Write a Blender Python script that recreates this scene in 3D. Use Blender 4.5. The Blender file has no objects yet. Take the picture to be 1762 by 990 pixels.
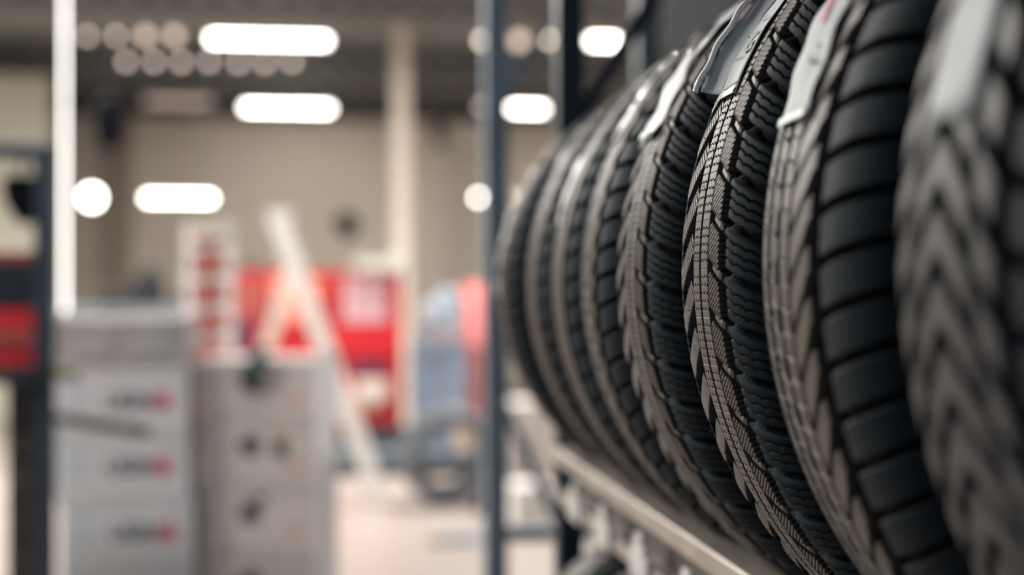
import bpy, bmesh, math, random
from mathutils import Vector, Matrix

# ------------------------------------------------------------------ camera, world, light, exposure
C = bpy.context.scene.collection
SC = bpy.context.scene
F, CX, HY = 2435.0, 881.0, 520.0          # focal length in px of the 1762 px frame, principal column, horizon row
PHI = math.radians(7.16)                   # camera turned this much towards +X off the row of tyres (+Y)
EYE = 1.32
cam = bpy.data.cameras.new('camera'); camo = bpy.data.objects.new('camera', cam); C.objects.link(camo)
camo.location = (0, 0, EYE); camo.rotation_euler = (math.pi / 2, 0, -PHI)
cam.sensor_width = 36; cam.lens = F / 1762 * 36; cam.shift_y = (HY - 495) / 1762
cam.clip_start = 0.02; cam.clip_end = 80
cam.dof.use_dof = True; cam.dof.focus_distance = 1.0; cam.dof.aperture_fstop = 2.35
SC.camera = camo
SC.view_settings.view_transform = 'Standard'; SC.view_settings.look = 'None'
SC.view_settings.exposure = 0.0; SC.view_settings.gamma = 1.0
SC.view_settings.use_curve_mapping = False
w = bpy.data.worlds.new('world'); SC.world = w; w.use_nodes = True
w.node_tree.nodes['Background'].inputs[0].default_value = (0.50, 0.66, 0.88, 1)
w.node_tree.nodes['Background'].inputs[1].default_value = 0.22


def area(name, loc, rot, sx, sy, power, col):
    l = bpy.data.lights.new(name, 'AREA'); l.shape = 'RECTANGLE'; l.size = sx; l.size_y = sy
    l.energy = power; l.color = col
    o = bpy.data.objects.new(name, l); C.objects.link(o); o.location = loc; o.rotation_euler = rot
    return o


# added cool fill light behind the camera, for the shoulder blocks
area('cool_fill', (-1.2, -4.4, 2.2), (math.radians(90), 0, 0), 5.5, 3.2, 24, (0.40, 0.68, 1.0))
WARM = (1.0, 0.95, 0.89)


def Wp(px, py, Z):
    """the point at depth Z metres seen at pixel px, py"""
    x = (px - CX) / F * Z
    return Vector((x * math.cos(PHI) + Z * math.sin(PHI), -x * math.sin(PHI) + Z * math.cos(PHI), EYE + (HY - py) / F * Z))


# ------------------------------------------------------------------ materials
def mat(name, col, rough=0.5, metal=0.0, var=0.0, vscale=8.0, bump=0.0, bscale=60.0, spec=0.5, coat=0.0, col2=None, tint=None):
    m = bpy.data.materials.new(name); m.use_nodes = True; nt = m.node_tree; b = nt.nodes['Principled BSDF']
    b.inputs['Roughness'].default_value = rough; b.inputs['Metallic'].default_value = metal
    b.inputs['Specular IOR Level'].default_value = spec; b.inputs['Coat Weight'].default_value = coat
    b.inputs['Base Color'].default_value = (*col, 1)
    if tint: b.inputs['Specular Tint'].default_value = (*tint, 1)
    tc = nt.nodes.new('ShaderNodeTexCoord')
    if var or col2:
        n = nt.nodes.new('ShaderNodeTexNoise'); n.inputs['Scale'].default_value = vscale; n.inputs['Detail'].default_value = 5
        r = nt.nodes.new('ShaderNodeValToRGB'); r.color_ramp.elements[0].position = 0.35; r.color_ramp.elements[1].position = 0.7
        c2 = col2 or tuple(min(1, c * (1 + var)) for c in col)
        c1 = col if col2 else tuple(c * (1 - var) for c in col)
        r.color_ramp.elements[0].color = (*c1, 1); r.color_ramp.elements[1].color = (*c2, 1)
        nt.links.new(tc.outputs['Object'], n.inputs['Vector']); nt.links.new(n.outputs['Fac'], r.inputs['Fac'])
        nt.links.new(r.outputs['Color'], b.inputs['Base Color'])
    if bump:
        n = nt.nodes.new('ShaderNodeTexNoise'); n.inputs['Scale'].default_value = bscale; n.inputs['Detail'].default_value = 4
        k = nt.nodes.new('ShaderNodeBump'); k.inputs['Strength'].default_value = bump; k.inputs['Distance'].default_value = 0.002
        nt.links.new(tc.outputs['Object'], n.inputs['Vector']); nt.links.new(n.outputs['Fac'], k.inputs['Height'])
        nt.links.new(k.outputs['Normal'], b.inputs['Normal'])
    return m


def glow(name, col, strength):
    m = bpy.data.materials.new(name); m.use_nodes = True; b = m.node_tree.nodes['Principled BSDF']
    b.inputs['Base Color'].default_value = (*col, 1); b.inputs['Emission Color'].default_value = (*col, 1)
    b.inputs['Emission Strength'].default_value = strength
    return m


M = dict(
    rubber=mat('tyre_rubber', (0.0065, 0.0100, 0.0145), 0.55, var=0.3, vscale=14, bump=0.35, bscale=900, spec=0.12, tint=(0.62, 0.85, 1.0)),
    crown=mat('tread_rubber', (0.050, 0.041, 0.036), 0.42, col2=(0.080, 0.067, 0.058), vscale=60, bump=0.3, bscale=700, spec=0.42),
    carcass=mat('carcass_rubber', (0.004, 0.005, 0.008), 0.7, var=0.2, vscale=20, bump=0.2, bscale=500, spec=0.04),
    label=mat('label_paper', (0.36, 0.40, 0.43), 0.55, var=0.12, vscale=30, bump=0.5, bscale=60, spec=0.3),
    whitelabel=mat('white_label', (0.78, 0.77, 0.76), 0.35, var=0.05, vscale=30, bump=0.4, bscale=70, coat=0.4),
    foil=mat('label_film', (0.27, 0.30, 0.315), 0.40, metal=0.0, var=0.15, vscale=40, bump=1.0, bscale=90),
    ink=mat('ink_black', (0.02, 0.02, 0.025), 0.5),
    inkred=mat('ink_red', (0.45, 0.01, 0.04), 0.4),
    inkgreen=mat('ink_green', (0.22, 0.38, 0.28), 0.4),
    inkorange=mat('ink_orange', (0.60, 0.28, 0.03), 0.4),
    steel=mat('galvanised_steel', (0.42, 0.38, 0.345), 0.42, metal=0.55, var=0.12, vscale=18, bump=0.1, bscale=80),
    web=mat('web_shade_steel', (0.11, 0.098, 0.09), 0.6, metal=0.2, var=0.15, vscale=14),  # darker than the rail: shade under the lip put into the colour
    galv=mat('zinc_clip', (0.62, 0.63, 0.63), 0.4, metal=0.5, var=0.1, vscale=25),
    bluesteel=mat('blue_grey_steel', (0.30, 0.38, 0.46), 0.45, metal=0.2, var=0.12, vscale=10),
    darksteel=mat('dark_blue_steel', (0.026, 0.040, 0.060), 0.45, metal=0.2, var=0.2, vscale=9),
    greysteel=mat('grey_steel', (0.22, 0.25, 0.28), 0.45, metal=0.2, var=0.12, vscale=10),
    wall=mat('cream_wall', (0.64, 0.575, 0.50), 0.8, var=0.04, vscale=0.6, bump=0.1, bscale=40),
    wall2=mat('sage_wall', (0.42, 0.41, 0.34), 0.8, var=0.04, vscale=1.5),
    partition=mat('dark_partition', (0.012, 0.017, 0.022), 0.8, spec=0.15, var=0.15, vscale=3),
    ceil=mat('ceiling_sheet', (0.30, 0.30, 0.29), 0.7, var=0.05, vscale=2),
    truss=mat('truss_steel', (0.05, 0.055, 0.06), 0.5, var=0.2, vscale=6),
    floor=mat('floor_concrete', (0.29, 0.25, 0.228), 0.36, var=0.12, vscale=1.3, bump=0.05, bscale=60),
    brightwhite=mat('gloss_white_paint', (0.88, 0.87, 0.85), 0.35),
    white=mat('white_paint', (0.68, 0.66, 0.645), 0.4, var=0.04, vscale=6),
    cream=mat('cream_paint', (0.62, 0.57, 0.51), 0.5, var=0.04, vscale=5),
    box=mat('white_cardboard', (0.51, 0.525, 0.56), 0.6, var=0.06, vscale=7),
    box2=mat('ivory_cardboard', (0.54, 0.50, 0.485), 0.6, var=0.06, vscale=7),
    greybox=mat('grey_plastic', (0.30, 0.295, 0.31), 0.5, var=0.1, vscale=5),
    tape=mat('packing_tape', (0.42, 0.41, 0.40), 0.3, var=0.08, vscale=8),
    card=mat('brown_cardboard', (0.55, 0.42, 0.32), 0.7, var=0.1, vscale=5),
    red=mat('red_enamel', (0.42, 0.010, 0.016), 0.35, var=0.08, vscale=4),
    brightred=mat('bright_red_plastic', (0.50, 0.012, 0.02), 0.4, var=0.06, vscale=4),
    pink=mat('faded_red', (0.72, 0.20, 0.20), 0.5, var=0.08, vscale=4),
    brick=mat('dull_red', (0.30, 0.06, 0.05), 0.5, var=0.1, vscale=4),
    purple=mat('dark_purple', (0.10, 0.02, 0.06), 0.5, var=0.1, vscale=4),
    lilac=mat('lilac_print', (0.60, 0.36, 0.40), 0.5, var=0.18, vscale=9),
    peach=mat('peach_print', (0.70, 0.22, 0.15), 0.5, var=0.18, vscale=9),
    matte=mat('matte_black', (0.004, 0.005, 0.008), 0.9, spec=0.05),
    crown2=mat('grey_tread_rubber', (0.034, 0.036, 0.041), 0.46, col2=(0.055, 0.057, 0.062), vscale=50, bump=0.3, bscale=700, spec=0.35),
    black=mat('black_plastic', (0.008, 0.009, 0.012), 0.45, var=0.2, vscale=6),
    brown=mat('dark_brown_wood', (0.035, 0.027, 0.024), 0.6, var=0.4, vscale=12),
    olive=mat('olive_paint', (0.045, 0.045, 0.022), 0.5, var=0.3, vscale=9),
    lime=mat('yellow_green_paint', (0.16, 0.16, 0.03), 0.5, var=0.3, vscale=9),
    bluegrey=mat('blue_grey_enamel', (0.17, 0.22, 0.30), 0.45, var=0.08, vscale=4),
    lightblue=mat('pale_blue_plastic', (0.36, 0.41, 0.48), 0.45, var=0.08, vscale=4),
    platform=mat('slate_steel', (0.05, 0.065, 0.085), 0.5, var=0.15, vscale=5),
    mint=mat('pale_mint_card', (0.62, 0.66, 0.56), 0.6, var=0.08, vscale=5),
    teal=mat('teal_fabric', (0.02, 0.09, 0.085), 0.6, var=0.2, vscale=12),
    greyrubber=mat('grey_rubber', (0.12, 0.135, 0.16), 0.5, var=0.2, vscale=7),  # even blue-grey, paler than the rubber of the racked tyres
    tube=glow('lit_tube', (1.0, 0.95, 0.87), 16.0),
    dimtube=glow('dim_tube', (1.0, 0.80, 0.70), 0.42),
    bulb=glow('lit_bulb', (1.0, 0.86, 0.74), 5.0),
    dimbulb=glow('dim_bulb', (1.0, 0.80, 0.68), 1.5),
)


# ------------------------------------------------------------------ helpers
def link(o, parent=None):
    C.objects.link(o)
    if parent: o.parent = parent
    return o


def mesh_obj(name, verts, faces, m, parent=None, smooth=False, loc=(0, 0, 0)):
    me = bpy.data.meshes.new(name); me.from_pydata([tuple(v) for v in verts], [], faces); me.update()
    me.materials.append(m)
    if smooth: me.shade_smooth()
    o = bpy.data.objects.new(name, me); o.location = loc
    return link(o, parent)


def tag(o, label=None, cat=None, group=None, kind=None):
    if label: o['label'] = label
    if cat: o['category'] = cat
    if group: o['group'] = group
    if kind: o['kind'] = kind
    return o


def thing(name, label, cat, loc=(0, 0, 0), group=None, rz=0):
    o = bpy.data.objects.new(name, None); o.empty_display_size = 0.05; link(o)
    o.location = loc; o.rotation_euler = (0, 0, rz)
    return tag(o, label, cat, group)


class MB:
    def __init__(self): self.v = []; self.f = []
    def box(self, x0, x1, y0, y1, z0, z1):
        n = len(self.v)
        self.v += [(x0, y0, z0), (x1, y0, z0), (x1, y1, z0), (x0, y1, z0), (x0, y0, z1), (x1, y0, z1), (x1, y1, z1), (x0, y1, z1)]
        self.f += [tuple(n + i for i in q) for q in ((0, 3, 2, 1), (4, 5, 6, 7), (0, 1, 5, 4), (1, 2, 6, 5), (2, 3, 7, 6), (3, 0, 4, 7))]
        return self
    def bar(self, a, b, w, d, up=(0, 0, 1)):
        """a square bar from a to b, w wide across and d deep"""
        a, b = Vector(a), Vector(b); t = (b - a).normalized(); s = t.cross(Vector(up))
        if s.length < 1e-4: s = t.cross(Vector((1, 0, 0)))
        s.normalize(); u = s.cross(t); n = len(self.v)
        for p in (a, b):
            for i, j in ((-1, -1), (1, -1), (1, 1), (-1, 1)):
                self.v.append(tuple(p + s * (i * w / 2) + u * (j * d / 2)))
        self.f += [tuple(n + i for i in q) for q in ((3, 2, 1, 0), (4, 5, 6, 7), (0, 1, 5, 4), (1, 2, 6, 5), (2, 3, 7, 6), (3, 0, 4, 7))]
        return self
    def lathe(self, prof, axis='Z', seg=24, c=(0, 0, 0), closed=False):
        n = len(self.v); k = len(prof)
        for i in range(seg):
            t = 2 * math.pi * i / seg; ct, st = math.cos(t), math.sin(t)
            for r, h in prof:
                p = {'Z': (r * ct, r * st, h), 'Y': (r * ct, h, r * st), 'X': (h, r * ct, r * st)}[axis]
                self.v.append((p[0] + c[0], p[1] + c[1], p[2] + c[2]))
        for i in range(seg):
            j = (i + 1) % seg
            for q in range(k if closed else k - 1):
                q2 = (q + 1) % k
                self.f.append((n + i * k + q, n + j * k + q, n + j * k + q2, n + i * k + q2))
        return self
    def prism(self, pts, y0, y1):
        """an outline in x, z given its depth from y0 to y1"""
        n = len(self.v); k = len(pts)
        for y in (y0, y1): self.v += [(x, y, z) for x, z in pts]
        self.f.append(tuple(n + i for i in range(k))); self.f.append(tuple(n + k + i for i in reversed(range(k))))
        for i in range(k):
            j = (i + 1) % k; self.f.append((n + i, n + k + i, n + k + j, n + j))
        return self
    def build(self, name, m, parent=None, bevel=0.0, smooth=False):
        o = mesh_obj(name, self.v, self.f, m, parent, smooth)
        bm = bmesh.new(); bm.from_mesh(o.data); bmesh.ops.recalc_face_normals(bm, faces=bm.faces); bm.to_mesh(o.data); bm.free()
        if bevel:
            b = o.modifiers.new('edge', 'BEVEL'); b.width = bevel; b.segments = 2; b.limit_method = 'ANGLE'
        return o


def struct(o):
    o['kind'] = 'structure'; return o


def text_verts(body, size, bold=0.0):
    cu = bpy.data.curves.new('t', 'FONT'); cu.body = body; cu.size = size; cu.resolution_u = 3; cu.offset = bold or size * .02
    o = bpy.data.objects.new('t', cu); C.objects.link(o)
    bpy.context.view_layer.update()
    me = bpy.data.meshes.new_from_object(o.evaluated_get(bpy.context.evaluated_depsgraph_get()))
    v = [tuple(p.co) for p in me.vertices]; f = [tuple(p.vertices) for p in me.polygons]
    bpy.data.objects.remove(o); bpy.data.curves.remove(cu); bpy.data.meshes.remove(me)
    return v, f


# ------------------------------------------------------------------ the hall
WY = 20.9
CZ = 4.38
struct(MB().box(-7.5, 8.2, -4.5, WY + .3, -0.1, 0).build('floor', M['floor']))
struct(MB().box(-7.5, 8.2, -4.5, WY + .3, CZ, CZ + .1).build('ceiling', M['ceil']))
struct(MB().box(-7.5, 8.2, WY, WY + .2, 0, CZ).build('wall_back', M['wall']))
struct(MB().box(-7.7, -7.5, -4.5, WY + .2, 0, CZ).build('wall_left', M['wall2']))
struct(MB().box(8.0, 8.2, -4.5, WY + .2, 0, CZ).build('wall_right', M['wall']))
struct(MB().box(0.98, 1.08, -4.5, 4.15, 0, CZ).build('wall_partition', M['partition']))
struct(MB().box(-7.5, 8.0, WY - .06, WY, 0, .12).build('baseboard_back', M['greysteel']))


def wx(px, Z=WY): return Wp(px, 0, Z).x


# beam along the top of the back wall, pilasters and a door surround on it
zb = EYE + (HY - 206) / F * 20.7
struct(MB().box(-7.4, 7.9, WY - .22, WY, zb, CZ - .002).build('trim_1', mat('lintel_paint', (0.10, 0.095, 0.09), 0.7, var=.15, vscale=1.2)))
struct(MB().box(wx(190), wx(238), WY - .14, WY, .12, zb).build('trim_2', mat('taupe_paint', (0.33, 0.28, 0.235), 0.8, var=.05)))
o = struct(MB().box(wx(752), wx(768), WY - .12, WY, .12, zb - .02).box(wx(752), wx(872), WY - .12, WY, zb - .35, zb - .02)
           .box(wx(866), wx(878), WY - .12, WY, .12, zb - .35).build('trim_3', M['cream']))
o = struct(MB().box(wx(769), wx(865), WY - .05, WY, .02, zb - .36).build('door_1', mat('beige_door', (0.50, 0.44, 0.38), 0.6, var=.05)))
MB().box(wx(776), wx(779), WY - .10, WY - .05, 1.0, 1.15).build('door_handle', M['darksteel'], o)
# the greenish block wall at the far left
struct(MB().box(-7.5, Wp(100, 0, 16.5).x, 16.5, 16.7, 0, CZ - .5).build('wall_side', M['wall2']))

# two lattice trusses under the ceiling, each member a part
for ti, (ty, lab) in enumerate(((17.2, 'dark steel lattice truss under the ceiling above the middle row of tube lights'),
                                (13.2, 'dark steel lattice truss nearest the camera under the ceiling'))):
    t = thing('ceiling_truss', lab, 'truss', (0, ty, 0), 'lattice trusses under the ceiling')
    MB().box(-7.4, 7.9, -.07, .07, 4.26, 4.36).build('top_chord', M['truss'], t)
    MB().box(-7.4, 7.9, -.07, .07, 4.00, 4.08).build('bottom_chord', M['truss'], t)
    first = None
    for k in range(46):
        x0 = -7.4 + k * .333
        if first is None:
            first = MB().bar((0, 0, 4.08), (.166, 0, 4.26), .05, .05).bar((.333, 0, 4.08), (.166, 0, 4.26), .05, .05).build('truss_web', M['truss'], t)
            o = first
        else:
            o = first.copy(); link(o, t)
        o.location = (x0, 0, 0)
# ribs of the trapezoidal roof sheet: parts of the ceiling
rib = None
for k in range(44):
    if rib is None: rib = MB().box(-.05, .05, 5, 20.6, CZ - .045, CZ).build('ceiling_rib', M['ceil'], bpy.data.objects['ceiling']); o = rib
    else: o = rib.copy(); link(o, bpy.data.objects['ceiling'])
    o.location = (-7.2 + k * .345, 0, 0)


def column(px0, px1, Z, m, label, z0=0.0, z1=CZ):
    a, b = Wp(px0, 0, Z), Wp(px1, 0, Z); wdt = (b - a).length
    t = thing('pillar', label, 'pillar', ((a.x + b.x) / 2, (a.y + b.y) / 2, z0))
    MB().box(-wdt / 2, wdt / 2, -wdt / 2, wdt / 2, .02, z1 - z0).build('shaft', m, t, bevel=.006)
    MB().box(-wdt / 2 - .05, wdt / 2 + .05, -wdt / 2 - .05, wdt / 2 + .05, 0, .02).build('base_plate', m, t)
    return t


q = Wp(111, 536, 5.75)
t = thing('vertical_light', 'thin lit vertical tube rising behind the grey crate up to the ceiling', 'light', (q.x, q.y, 0))
MB().lathe([(0, q.z), (.0065, q.z), (.0065, CZ - .02), (0, CZ - .02)], 'Z', 12).build('tube', glow('standing_tube', (1.0, .97, .93), 4.0), t)
MB().lathe([(0, 0), (.12, 0), (.12, .02), (.012, .03), (.012, q.z), (0, q.z)], 'Z', 20).build('stand', M['white'], t)
MB().lathe([(0, CZ - .02), (.03, CZ - .02), (.03, CZ), (0, CZ)], 'Z', 16).build('ceiling_cup', M['white'], t)
column(676, 704, 15.5, M['wall'], 'thick cream pillar standing behind the red tool cabinet')


# ------------------------------------------------------------------ lamps
def tube_lamp(c, L, label, glowm, power, group, hang=None):
    """a tube fixture hung from the ceiling, with its own light under it"""
    t = thing('tube_light', label, 'ceiling light', tuple(c), group)
    MB().box(-L / 2 - .02, L / 2 + .02, -.04, .04, .025, .065).build('housing', M['white'], t)
    MB().lathe([(0, -L / 2), (.036, -L / 2), (.036, L / 2), (0, L / 2)], 'X', 12).build('tube', glowm, t, smooth=False)
    top = CZ - c.z - .07
    if top > .03:
        for s in (-1, 1):
            MB().box(s * L * .4 - .005, s * L * .4 + .005, -.005, .005, .065, CZ - .001 - c.z).build('hanger', M['greysteel'], t)
    if power:
        a = area('lamp_light', (0, 0, -.06), (0, 0, 0), L, .12, power, WARM); a.parent = t
    return t


def bulb_lamp(c, r, label, glowm, group):
    t = thing('round_light', label, 'ceiling light', tuple(c), group)
    MB().lathe([(0, -r), (r * .5, -r * .87), (r * .87, -r * .5), (r, 0), (r * .87, r * .5), (r * .5, r * .87), (0, r)], 'Z', 16).build('globe', glowm, t, smooth=True)
    MB().lathe([(0, r), (r * .45, r), (r * .35, r * 1.8), (0, r * 1.8)], 'Z', 12).build('socket', M['greysteel'], t)
    MB().box(-.002, .002, -.002, .002, r * 1.8, CZ - .001 - c.z).build('hanger', M['greysteel'], t)
    return t


G1 = 'lit tube lights under the hall ceiling'
for px0, px1, py, Z, lab in (
        (364, 562, 68, 14.4, 'long lit tube light, highest and longest of those over the boxes'),
        (422, 568, 186, 19.2, 'lit tube light just above the cream wall, below the longest one'),
        (252, 364, 341, 17.0, 'lit tube light hanging low over the white step ladder'),
        (1016, 1062, 71, 14.4, 'lit tube light seen between the dark rack post and its brace, upper one'),
        (880, 936, 187, 19.2, 'lit tube light seen between the two rack posts')):
    a, b = Wp(px0, py, Z), Wp(px1, py, Z); tube_lamp((a + b) / 2, (b - a).length, lab, M['tube'], 10, G1)
a, b = Wp(252, 175, 18.4), Wp(362, 175, 18.4)
tube_lamp((a + b) / 2, (b - a).length, 'dim pinkish tube light beside the brighter one above the cream wall', M['dimtube'], 0, G1)
G2 = 'round lights hanging in the hall'
for px, py, Z, r, lab, mm in (
        (158, 340, 16.0, .095, 'bright round light beside the thin vertical tube', M['tube']),
        (823, 340, 17.0, .035, 'bright round light low beside the blue-grey rack post', M['tube']),
        (873, 338, 17.0, .035, 'bright round light touching the edge of the farthest tyre', M['bulb']),
        (1010, 180, 17.0, .030, 'small bright round light under the diagonal rack brace', M['tube']),
        (830, 70, 15.0, .04, 'warm round light at the top of the blue-grey rack post', M['bulb']),
        (945, 68, 15.0, .035, 'warm round light beside the dark rack post', M['bulb']),
        (893, 70, 15.0, .07, 'dim wide round light high between the two rack posts', M['dimbulb']),
        (830, 183, 18.2, .05, 'dim round light against the blue-grey rack post above the bright low one', M['dimbulb']),
        (250, 62, 13.9, .055, 'dim glowing globe added as a glint near the long tube, second of the pair', M['dimbulb']),  # this and the next: glowing globes added as roof-sheet glints
        (300, 62, 13.9, .055, 'dim glowing globe added as a glint right next to the long tube light', M['dimbulb'])):
    bulb_lamp(Wp(px, py, Z), r, lab, mm, G2)
for px, py in ((150, 62), (200, 62), (217, 106), (265, 106), (312, 107), (360, 106), (410, 108), (456, 108), (502, 106)):  # small added globes whose glow stands for glints on the roof sheet
    bulb_lamp(Wp(px, py, 13.6), .032, 'small glowing globe added for a roof-sheet glint under the dark truss', glow('glint_glow', (1.0, .84, .74), 2.6) if px == 150 else bpy.data.materials['glint_glow'], 'glowing globes added for roof-sheet glints')
# unseen tube lamps added over the aisle and hall to light the scene
for x, y, p, lab in ((-3.4, 3.3, 190, 'added tube light over the far side of the aisle'), (-4.6, 6.5, 150, 'added tube light over the stacked boxes'),
                     (-1.2, 4.0, 60, 'added tube light over the aisle just before the stacked boxes'), (-6.2, 4.6, 330, 'added tube light along the far side wall of the aisle'), (-1.4, 7.4, 120, 'added tube light over the aisle behind the stacked boxes'),
                     (-2.2, 10.6, 420, 'added tube light over the open floor'), (1.9, 10.6, 380, 'added tube light over the floor beyond the racks'),
                     (-5.6, 10.6, 300, 'added tube light over the rear of the hall'), (5.0, 11.0, 340, 'added tube light over the far corner')):
    tube_lamp(Vector((x, y, 4.1)), 1.5, lab, M['tube'], p, G1)


# ------------------------------------------------------------------ tyres
R = 0.320
DEP = 0.0085                        # tread depth
def _profile():
    tab = []; s = 0.0; a = 0.0; r = R; psi = 0.0; ds = 0.0005
    while True:
        tab.append((s, a, r, psi))
        k = 1 / .6 if s < .058 else (1 / .045 if psi < math.radians(70) else 1 / .1)
        if psi > math.radians(120): break
        a += math.cos(psi) * ds; r -= math.sin(psi) * ds; psi += k * ds; s += ds
    return tab
PT = _profile(); SMAX = PT[-1][0]


def prof(s):
    q = min(abs(s), SMAX - 1e-6) / .0005; i = int(q); j = min(i + 1, len(PT) - 1); f = q - i
    a, r, psi = (PT[i][k] * (1 - f) + PT[j][k] * f for k in (1, 2, 3)); sg = 1 if s >= 0 else -1
    return sg * a, r, sg * math.sin(psi), math.cos(psi)


def P(s, v, h):
    a, r, na, nr = prof(s); t = v / R; rr = r + h * nr
    return (-rr * math.cos(t), a + h * na, rr * math.sin(t))


class TB(MB):
    """collects tread strips: each strip is a list of samples (s, v_low, v_high) with full-depth walls and chamfered edges"""
    def strip(self, smp, h=0.0, c=0.0006, ramp=None, base=-DEP, hi=0.0):
        n0 = len(self.v); k = 6; n = len(smp)
        for i, (s, vl, vh) in enumerate(smp):
            e = i in (0, n - 1); hh = h - (c if e else 0); rp = ramp(s) if ramp else 0.0
            cc = min(c, (vh - vl) * .25)
            for v, z in ((vl, base), (vl, hh - cc), (vl + cc, hh), (vh - max(cc, hi), hh), (vh, hh - max(cc, hi) - rp * .15), (vh + rp, base)):
                self.v.append(P(s, v, z))
        for i in range(n - 1):
            for q in range(k - 1):
                a = n0 + i * k + q; self.f.append((a, a + 1, a + k + 1, a + k))
        self.f.append(tuple(n0 + q for q in reversed(range(k)))); self.f.append(tuple(n0 + (n - 1) * k + q for q in range(k)))
        return self
    def rotated(self, ang):
        c, s = math.cos(ang), math.sin(ang)
        return [(c * x + s * z, y, -s * x + c * z) for x, y, z in self.v]


def zig(s, amp, per=.004):
    q = (s / per) % 1.0
    return amp * (4 * abs(q - .5) - 1)


def lin(a, b, n): return [a + (b - a) * i / (n - 1) for i in range(n)]


def sliced(tb, s0, s1, v0, v1, nsl, edge, amp=.0008, gap=.0005, n=10, h=0.0, ramp=None, c=.0006, per=.004):
    """a block between v0+edge(s) and v1+edge(s), cut into nsl slices by zigzag sipes"""
    ss = lin(s0, s1, n)
    for k in range(nsl):
        smp = []
        for i, s in enumerate(ss):
            lo = v0 + (v1 - v0) * k / nsl; hi = v0 + (v1 - v0) * (k + 1) / nsl
            zl = 0 if k == 0 else zig(s, amp, per) + gap / 2
            zh = 0 if k == nsl - 1 else zig(s, amp, per) - gap / 2
            smp.append((s, lo + zl + edge(s), hi + zh + edge(s)))
        tb.strip(smp, h=h, c=c, ramp=ramp if k == nsl - 1 else None, hi=.0018 if (ramp and k == nsl - 1) else 0)
    return tb


def A_shoulder(side, n=18):
    p = 2 * math.pi * R / 60; tb = TB(); sg = -1 if side == 'near' else 1
    edge = lambda s: -(abs(s) - .061) * .46 + 2.2 * max(0, abs(s) - .061) ** 2
    rp = lambda s: .0050 * max(0.0, 1 - abs(abs(s) - .064) / .014) + .0010
    sliced(tb, sg * .0610, sg * .122, 0.0, p - .0068, 4, edge, amp=.0009, gap=.0010, n=n, ramp=rp, c=.0009, per=.011)
    if side == 'near':
        tb.strip([(s, p - .012, p - .0065) for s in (-.0475, -.051, -.056, -.0615)], h=-.0030, c=.001)
    return tb, p


def clipped_hatch(tb, sa, sb, p, slope, gslope, cut, nh, v00, gap=.0011, wid=.0034):
    """the slanting block cut by dense sipes along slope, ended by grooves along gslope"""
    nn = int(2.4 * p / wid)
    for k in range(-nn, nn):
        vc = v00 + k * wid
        pts = [(s, vc + slope * (s - sa)) for s in lin(sa, sb, 13)]
        keep = [q for q in pts if cut < (q[1] - gslope * (q[0] - sa)) < p]
        if len(keep) < 3: continue
        tb.strip([(s, v - wid / 2 + gap / 2 + zig(s, .0004, .005), v + wid / 2 - gap / 2 + zig(s, .0004, .005)) for s, v in keep], c=.0003)
    return tb


def A_near():
    p = 2 * math.pi * R / 60
    # sipes climb towards the shoulder, the groove between blocks falls towards it
    tb = clipped_hatch(TB(), -.0265, -.0475, p, -.62, .50, .0075, 9, 0.0, wid=.0038, gap=.0014)
    tb.strip([(s, .50 * (s + .0265) + .0012, .50 * (s + .0265) + .0068) for s in lin(-.031, -.0480, 8)], h=-.0014, c=.0012)
    return tb, p


def A_far():
    p = 2 * math.pi * R / 60
    return clipped_hatch(TB(), .0145, .0640, p, .80, -.62, .0088, 9, 0.0, wid=.0058, gap=.0021), p


def A_rib(s0, s1):
    p = 2 * math.pi * R / 60; tb = TB()
    sliced(tb, s0, s1, 0, p - .0002, 6, lambda s: 0, amp=.0010, gap=.0011, n=13, c=.0003, per=.0064)
    return tb, p


def B_shoulder(side, N=72):
    p = 2 * math.pi * R / N; tb = TB(); sg = -1 if side == 'near' else 1
    edge = lambda s: (abs(s) - .043) * .22
    sliced(tb, sg * .0435, sg * .120, 0.0, p - .0062, 1, edge, n=14, c=.0012)
    return tb, p


def B_leaf(N=72):
    p = 2 * math.pi * R / N; tb = TB(); smp = []
    for i, s in enumerate(lin(.0025, -.0290, 11)):
        q = i / 10; wv = (p - .0045) * (.62 + 1.05 * math.sin(math.pi * min(1, q * .95 + .12)) * .55)
        wv = min(wv, p - .0062); mid = p / 2 + (q - .5) * .030
        smp.append((s, mid - wv / 2, mid + wv / 2))
    tb.strip(smp, c=.0008)
    return tb, p


def B_rib(s0, s1, N=72, notch=0):
    p = 2 * math.pi * R / N; tb = TB()
    e = lambda s: (s - s0) * (.5 if notch else .2)
    sliced(tb, s0, s1, 0, p * .5 - (.0016 if notch else .0006), 1, e, n=5, c=.0006)
    sliced(tb, s0 + (.004 if notch else .0006), s1, p * .5, p - .0010, 1, e, n=5, c=.0006)
    return tb, p


def C_chevron(N=66):
    p = 2 * math.pi * R / N; tb = TB()
    vv = lambda s: -1.02 * math.sqrt((s - .017) ** 2 + .002 ** 2)
    smp = []
    for s in lin(.045, -.012, 19):
        smp.append((s, vv(s), vv(s) + (p - .0110)))
    tb.strip(smp, c=.001)
    return tb, p


def C_lug(s0, s1, N=66, off=.0):
    p = 2 * math.pi * R / N; tb = TB(); sg = 1 if s0 > .017 else -1
    vv = lambda s: -1.02 * abs(s - .017) + off
    tb.strip([(s, vv(s), vv(s) + (p - .0105)) for s in lin(s0, s1, 9)], c=.001)
    return tb, p


def D_rib(s0, s1):
    tb = TB(); n = 120
    p = 2 * math.pi * R / n
    sliced(tb, s0, s1, 0, p, 1, lambda s: 0, n=4, c=0)
    return tb, p


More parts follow.
